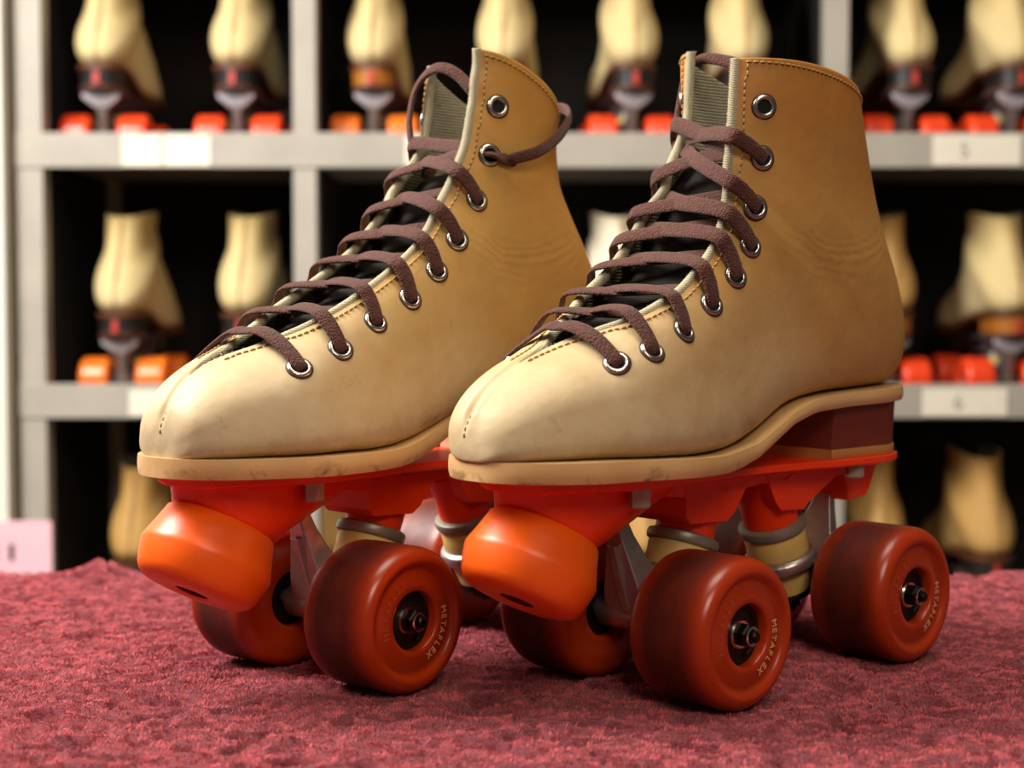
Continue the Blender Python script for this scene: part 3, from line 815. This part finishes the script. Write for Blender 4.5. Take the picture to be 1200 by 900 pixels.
for i, (px, r, yaw, bt, hl, wl, lab) in enumerate(rows):
    o = proto if i == 0 else copy_tree(proto)
    a = math.radians(90 + yaw)
    k = .87 if i == 13 else .92
    o.location = (xw(px)*1.035 + k*.1*math.cos(a), D + .02 + .116*k, DECK[r]); o.rotation_euler = (0,0,a); o.scale = (k, k, k)
    tag(o, lab, 'roller skate', 'rental skates stored on the rack')
    if bt == 'w': swap(o, M['leather_shelf'], M['leather_shelf_white'])
    if bt == 't': swap(o, M['leather_shelf'], M['leather_shelf_tan'])
    if hl == 'a': swap(o, M['shelf_heel_black'], M['shelf_heel_amber'])
    if wl == 'o': swap(o, M['wheel_shelf_red'], M['wheel_shelf_orange'])

# ---- the rack -------------------------------------------------------------------
D1 = D*1000; dep = 360
rack = empty('skate_rack', (0, D1, -750)); rack.location = (0, D, -.75)
tag(rack, 'grey steel rack of open shelves holding rows of rental skates behind the table', 'shelf rack')
Z0 = 750
def rb(name, x0, x1, y0, y1, z0, z1, mat, par=rack, bev=1.5):
    m = MB(); m.box(x0, x1, y0, y1, z0+Z0, z1+Z0); return m.build(name, mat, par, bevel=bev)
for xc, w in ((-572,32),(-245.5,28),(384,28),(1010,28)):
    rb('post', xc-w/2, xc+w/2, -1.5, 26, -748, 900, M['rack'])
for xc in (-570, 1010): rb('rear_post', xc-15, xc+15, dep-24, dep, -748, 900, M['rack'])
for zt in (663, 365, 67.5, -231, -529):
    m = MB(); m.box(-588, 1024, -3.5, -.2, zt-41+Z0, zt+Z0); m.box(-588, 1024, -.2, 10, zt-27+Z0, zt-25+Z0)
    m.box(-586, 1022, 10, dep-3, zt-27+Z0, zt-25+Z0)
    m.build('shelf', M['rack'], rack, bevel=.8)
for xa in (-582, -245.5, 384):
    pass
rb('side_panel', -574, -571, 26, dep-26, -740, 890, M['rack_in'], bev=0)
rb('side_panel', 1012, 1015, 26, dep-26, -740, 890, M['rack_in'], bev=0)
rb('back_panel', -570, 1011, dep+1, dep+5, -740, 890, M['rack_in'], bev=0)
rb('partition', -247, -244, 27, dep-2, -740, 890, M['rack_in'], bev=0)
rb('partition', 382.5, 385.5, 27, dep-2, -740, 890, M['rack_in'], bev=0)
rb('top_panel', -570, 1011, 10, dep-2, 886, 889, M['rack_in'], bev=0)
def card(px0, px1, z0, z1, label, glyph=None, gx=0):
    x0, x1 = (px0-600)*D1/1753.5, (px1-600)*D1/1753.5
    m = MB(); m.box(x0, x1, -5.1, -3.7, z0+Z0, z1+Z0); c = m.build('size_card', M['card'], rack, bevel=.3)
    c['label'] = label
    if glyph:
        V, F = letter_mesh(glyph, 26, .15); g = MB()
        g.add([(x0+(x1-x0)*gx+v[0], -5.3+v[2], (z0+z1)/2+Z0-9+v[1]) for v in V], F); g.build('number', M['pencil'], c, smooth=False)
card(147, 193, 325, 362, 'blank cream card')
card(196, 250, 325, 362, 'blank cream card')
card(476, 512, 326, 361, 'blank cream card')
card(1089, 1191, 326, 362, 'white card with a faint 5', '5', .36)
card(152, 205, 29, 60, 'cream card')
card(1081, 1180, 29, 62, 'white card with a faint 6', '6', .42)

# ---- setting ---------------------------------------------------------------------
def struct(name, x0, x1, y0, y1, z0, z1, mat):
    m = MB(); m.box(x0, x1, y0, y1, z0, z1); o = m.build(name, mat, None, bevel=0, smooth=False); o['kind'] = 'structure'; return o
wallm = plain('cream painted wall', rgb(232,230,216), .7, bump=.15, scale=30, var=.03)
struct('wall_left', -2200, -595, D1-28, D1+60, -750, 1900, wallm)
struct('trim_1', -595, -588.8, D1-4, D1+58, -750, 1900, plain('dark door gap', rgb(96,84,56), .7))
struct('wall_back', -590, 2200, D1+dep+12, D1+dep+80, -750, 1900, plain('dim wall', rgb(70,62,52), .8))
struct('floor', -2200, 2200, -1600, D1+dep+80, -800, -750, plain('brown floor', rgb(120,92,70), .5))
struct('ceiling', -2200, 2200, -1600, D1+dep+80, 1900, 1950, plain('white ceiling', rgb(220,215,205), .8))

# notice taped at the foot of the wall beside the rack
m = MB(); m.box((-30-600)*D1/1753.5, (67-600)*D1/1753.5, D1-32.5, D1-30.5, -190, -93)
o = m.build('paper_notice', M['pink'], None, bevel=.2); tag(o, 'pale pink paper notice with black letters at the left edge beside the rack', 'notice')
g = MB()
for px in (-18, 0.5, 20.5):
    x = (px-600)*D1/1753.5; g.box(x-3, x+3, D1-33.1, D1-32.4, -140, -120)
g.build('lettering', M['ink'], o, smooth=False)

# ---- table and carpet ---------------------------------------------------------------
woodm = grain('brown table wood', rgb(96,58,34), rgb(140,92,56))
tb = empty('table', (0, 620, -750)); tag(tb, 'wooden table under the burgundy carpet', 'table')
m = MB(); m.box(-620, 620, -300, 248, 706, 738); m.build('tabletop', woodm, tb, bevel=3)
for x in (-580, 580):
    for y in (-270, 215):
        m = MB(); m.box(x-28, x+28, y-28, y+28, 0, 706); m.build('leg', woodm, tb, bevel=3)

rs = np.random.RandomState(5)
def vnoise(X, Y, cell, seed):
    r = np.random.RandomState(seed); T = r.rand(256, 256)
    x, y = X/cell, Y/cell; xi, yi = np.floor(x).astype(int), np.floor(y).astype(int); fx, fy = x-xi, y-yi
    fx, fy = fx*fx*(3-2*fx), fy*fy*(3-2*fy)
    a = T[xi & 255, yi & 255]; b = T[(xi+1) & 255, yi & 255]; c = T[xi & 255, (yi+1) & 255]; d = T[(xi+1) & 255, (yi+1) & 255]
    return a*(1-fx)*(1-fy) + b*fx*(1-fy) + c*(1-fx)*fy + d*fx*fy - .5
def pits(X, Y):
    W1 = vnoise(X, Y, 14, 41)*7; W2 = vnoise(X, Y, 14, 42)*7
    p = vnoise(X*.5+W2*.6, Y*.85+W1*.6, 3.9, 5) + .22*vnoise(X*.5, Y, 26, 44)
    return np.clip((p-.22)*6, 0, 1)
def height(X, Y):
    W1 = vnoise(X, Y, 22, 11)*9; W2 = vnoise(X, Y, 22, 12)*9
    h = 1.6*vnoise(X+W1, Y+W2, 34, 1) + 2.0*vnoise(X*.55+W1, Y+W2, 9, 2) + 1.9*vnoise(X*.7+W2, Y+W1, 4.3, 3)
    # pits between tufts
    p = pits(X, Y); h = h - 6.5*p
    # carpet lies flatter where wheels stand
    for k in ('A', 'B'):
        x, y, a = POSE[k]
        for sx in (59.2, -59.2):
            for sy in (39, -39):
                wx, wy = x+math.cos(a)*sx-math.sin(a)*sy, y+math.sin(a)*sx+math.cos(a)*sy
                h = h - (h+.7)*np.exp(-(((X-wx)**2+(Y-wy)**2)/19.0**2))*.85
    # a rucked-up tuft at the back edge, left
    h = h + 8*np.exp(-((X+242)**2/14.0**2 + (Y-872)**2/16.0**2))
    return h
gx = np.arange(-640, 640.1, 2.2); gy = np.arange(330, 898.1, 1.9)
X, Y = np.meshgrid(gx, gy, indexing='ij')
edge = 880 + 9*vnoise(X, X*0, 60, 21) + 5*vnoise(X, X*0, 17, 22)
Yw = 330 + (Y-330)*(edge-330)/(898-330)
Z = height(X, Yw)
fr = (Y-330)/(898-330)
G = np.stack([X, Yw, Z], -1)
# fold the back edge down over the table
extra = []
for i, (dy, dz) in enumerate(((4,-2.5),(6.5,-7),(7.5,-14),(8,-30),(8,-60),(8,-100))):
    e = G[:, -1].copy(); e[:,1] += dy; e[:,2] = e[:,2]*(.8 if i < 2 else .3) + dz; extra.append(e)
G = np.concatenate([G, np.stack(extra, 1)], 1)
m = MB(); m.grid(G)
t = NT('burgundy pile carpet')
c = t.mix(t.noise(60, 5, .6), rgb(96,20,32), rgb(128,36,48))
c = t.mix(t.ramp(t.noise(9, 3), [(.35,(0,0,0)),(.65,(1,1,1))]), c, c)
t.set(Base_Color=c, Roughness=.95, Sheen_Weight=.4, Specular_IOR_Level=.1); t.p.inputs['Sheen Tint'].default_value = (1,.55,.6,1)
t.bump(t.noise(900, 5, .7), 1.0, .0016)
M['carpet'] = t.m
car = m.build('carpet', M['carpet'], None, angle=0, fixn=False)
bm = bmesh.new(); bm.from_mesh(car.data); bm.normal_update()
if sum(f.normal.z for f in list(bm.faces)[:500]) < 0: bmesh.ops.reverse_faces(bm, faces=bm.faces)
bm.to_mesh(car.data); bm.free()
tag(car, 'burgundy pink shaggy carpet covering the table under the foreground skates', 'carpet')
# tufts of pile
NP = 520000
u = rs.rand(NP); v = rs.rand(NP)
py = 345 + (878-345)*v; half = 260 + py*.18
px_ = (u*2-1)*half
hz = height(px_, py)
# gather the fibres into tufts that lean together, with gaps between
cell = 4.3; ci, cj = np.floor(px_/cell), np.floor(py/(cell*.8))
hsh = lambda a, b, k: np.modf(np.abs(np.sin(a*127.1 + b*311.7 + k*74.7)*43758.5453))[0]
cx, cy = (ci + .2 + .6*hsh(ci, cj, 1))*cell, (cj + .2 + .6*hsh(ci, cj, 2))*cell*.8
px_ = cx + (px_-cx)*.95; py = cy + (py-cy)*.95
rr2 = ((px_-cx)**2 + (py-cy)**2)/(cell*.5)**2
hz = height(px_, py) + .3*hsh(ci, cj, 5)
ang = 6.28*hsh(ci, cj, 3) + (rs.rand(NP)-.5)*2.2; ln = (1.3 + 1.1*rs.rand(NP))*(1.05 - .25*np.clip(rr2, 0, 1))*(1 - .9*pits(px_, py))
lean = .15 + .45*rs.rand(NP)
dx, dy = np.cos(ang)*lean, np.sin(ang)*lean
wv = .13 + .1*rs.rand(NP)
sa = ang + 1.57 + rs.rand(NP)*.8
P0 = np.stack([px_, py, hz-.6], -1); side = np.stack([np.cos(sa), np.sin(sa), 0*sa], -1)*wv[:,None]
P1 = P0 + np.stack([dx*ln*.45, dy*ln*.45, ln*.55], -1); P2 = P0 + np.stack([dx*ln*1.1, dy*ln*1.1, ln*.75], -1)
V = np.stack([P0-side, P0+side, P1+side*.8, P1-side*.8, P2], 1).reshape(-1, 3)*MM
inside = np.zeros(NP, bool)
me = bpy.data.meshes.new('pile')
idx = np.arange(NP)*5
me.vertices.add(NP*5); me.vertices.foreach_set('co', V.ravel())
quads = np.stack([idx, idx+1, idx+2, idx+3], 1); tris = np.stack([idx+3, idx+2, idx+4], 1)
loops = np.concatenate([quads.ravel(), tris.ravel()])
me.loops.add(len(loops)); me.loops.foreach_set('vertex_index', loops)
me.polygons.add(NP*2)
me.polygons.foreach_set('loop_start', np.concatenate([np.arange(NP)*4, NP*4+np.arange(NP)*3]))
me.update(); me.validate()
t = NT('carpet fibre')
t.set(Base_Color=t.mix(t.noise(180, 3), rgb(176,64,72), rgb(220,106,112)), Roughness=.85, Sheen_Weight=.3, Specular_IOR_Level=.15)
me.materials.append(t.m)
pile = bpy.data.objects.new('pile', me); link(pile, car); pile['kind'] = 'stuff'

# ---- camera and light --------------------------------------------------------------
cam = bpy.data.cameras.new('camera'); co = link(bpy.data.objects.new('camera', cam))
co.location = (0, 0, CAMP['h']*MM); co.rotation_euler = (math.pi/2 - CAMP['pitch'], 0, 0)
cam.sensor_width = 36; cam.lens = CAMP['f']/1200*36; cam.clip_start = .01; cam.clip_end = 50
cam.dof.use_dof = True; cam.dof.focus_distance = .605; cam.dof.aperture_fstop = cam.lens/6.2
bpy.context.scene.camera = co
def area(name, loc, target, size, power, col, sy=None):
    l = bpy.data.lights.new(name, 'AREA'); l.size = size; l.energy = power; l.color = col
    if sy: l.shape = 'RECTANGLE'; l.size_y = sy
    o = link(bpy.data.objects.new(name, l)); o.location = loc
    o.rotation_euler = (Vector(target)-Vector(loc)).to_track_quat('-Z', 'Y').to_euler(); return o
area('key_lamp', (-.9, .72, .95), (0, .68, .1), .55, 27, (1, .97, .92))
area('ceiling_lamp', (.1, .45, 1.85), (.1, .7, 0), .9, 21, (1, .9, .78))
area('front_fill', (.35, -1.0, 1.3), (.1, .7, .12), .7, 15.5, (1, .86, .70))  # added fill from the camera side for the near faces, no real fixture
area('rack_lamp', (-1.0, .8, 1.2), (-.45, 1.8, .15), .5, 22, (1, .96, .9))
w = bpy.data.worlds.new('world'); bpy.context.scene.world = w; w.use_nodes = True
w.node_tree.nodes['Background'].inputs[0].default_value = (1, .9, .8, 1); w.node_tree.nodes['Background'].inputs[1].default_value = .06
sc = bpy.context.scene
sc.view_settings.view_transform = 'Standard'; sc.view_settings.look = 'None'; sc.view_settings.gamma = 1; sc.view_settings.exposure = 0; sc.view_settings.use_curve_mapping = False
sc.cycles.use_denoising = True
try: sc.cycles.denoiser = 'OPENIMAGEDENOISE'
except Exception: pass
sc.cycles.max_bounces = 8
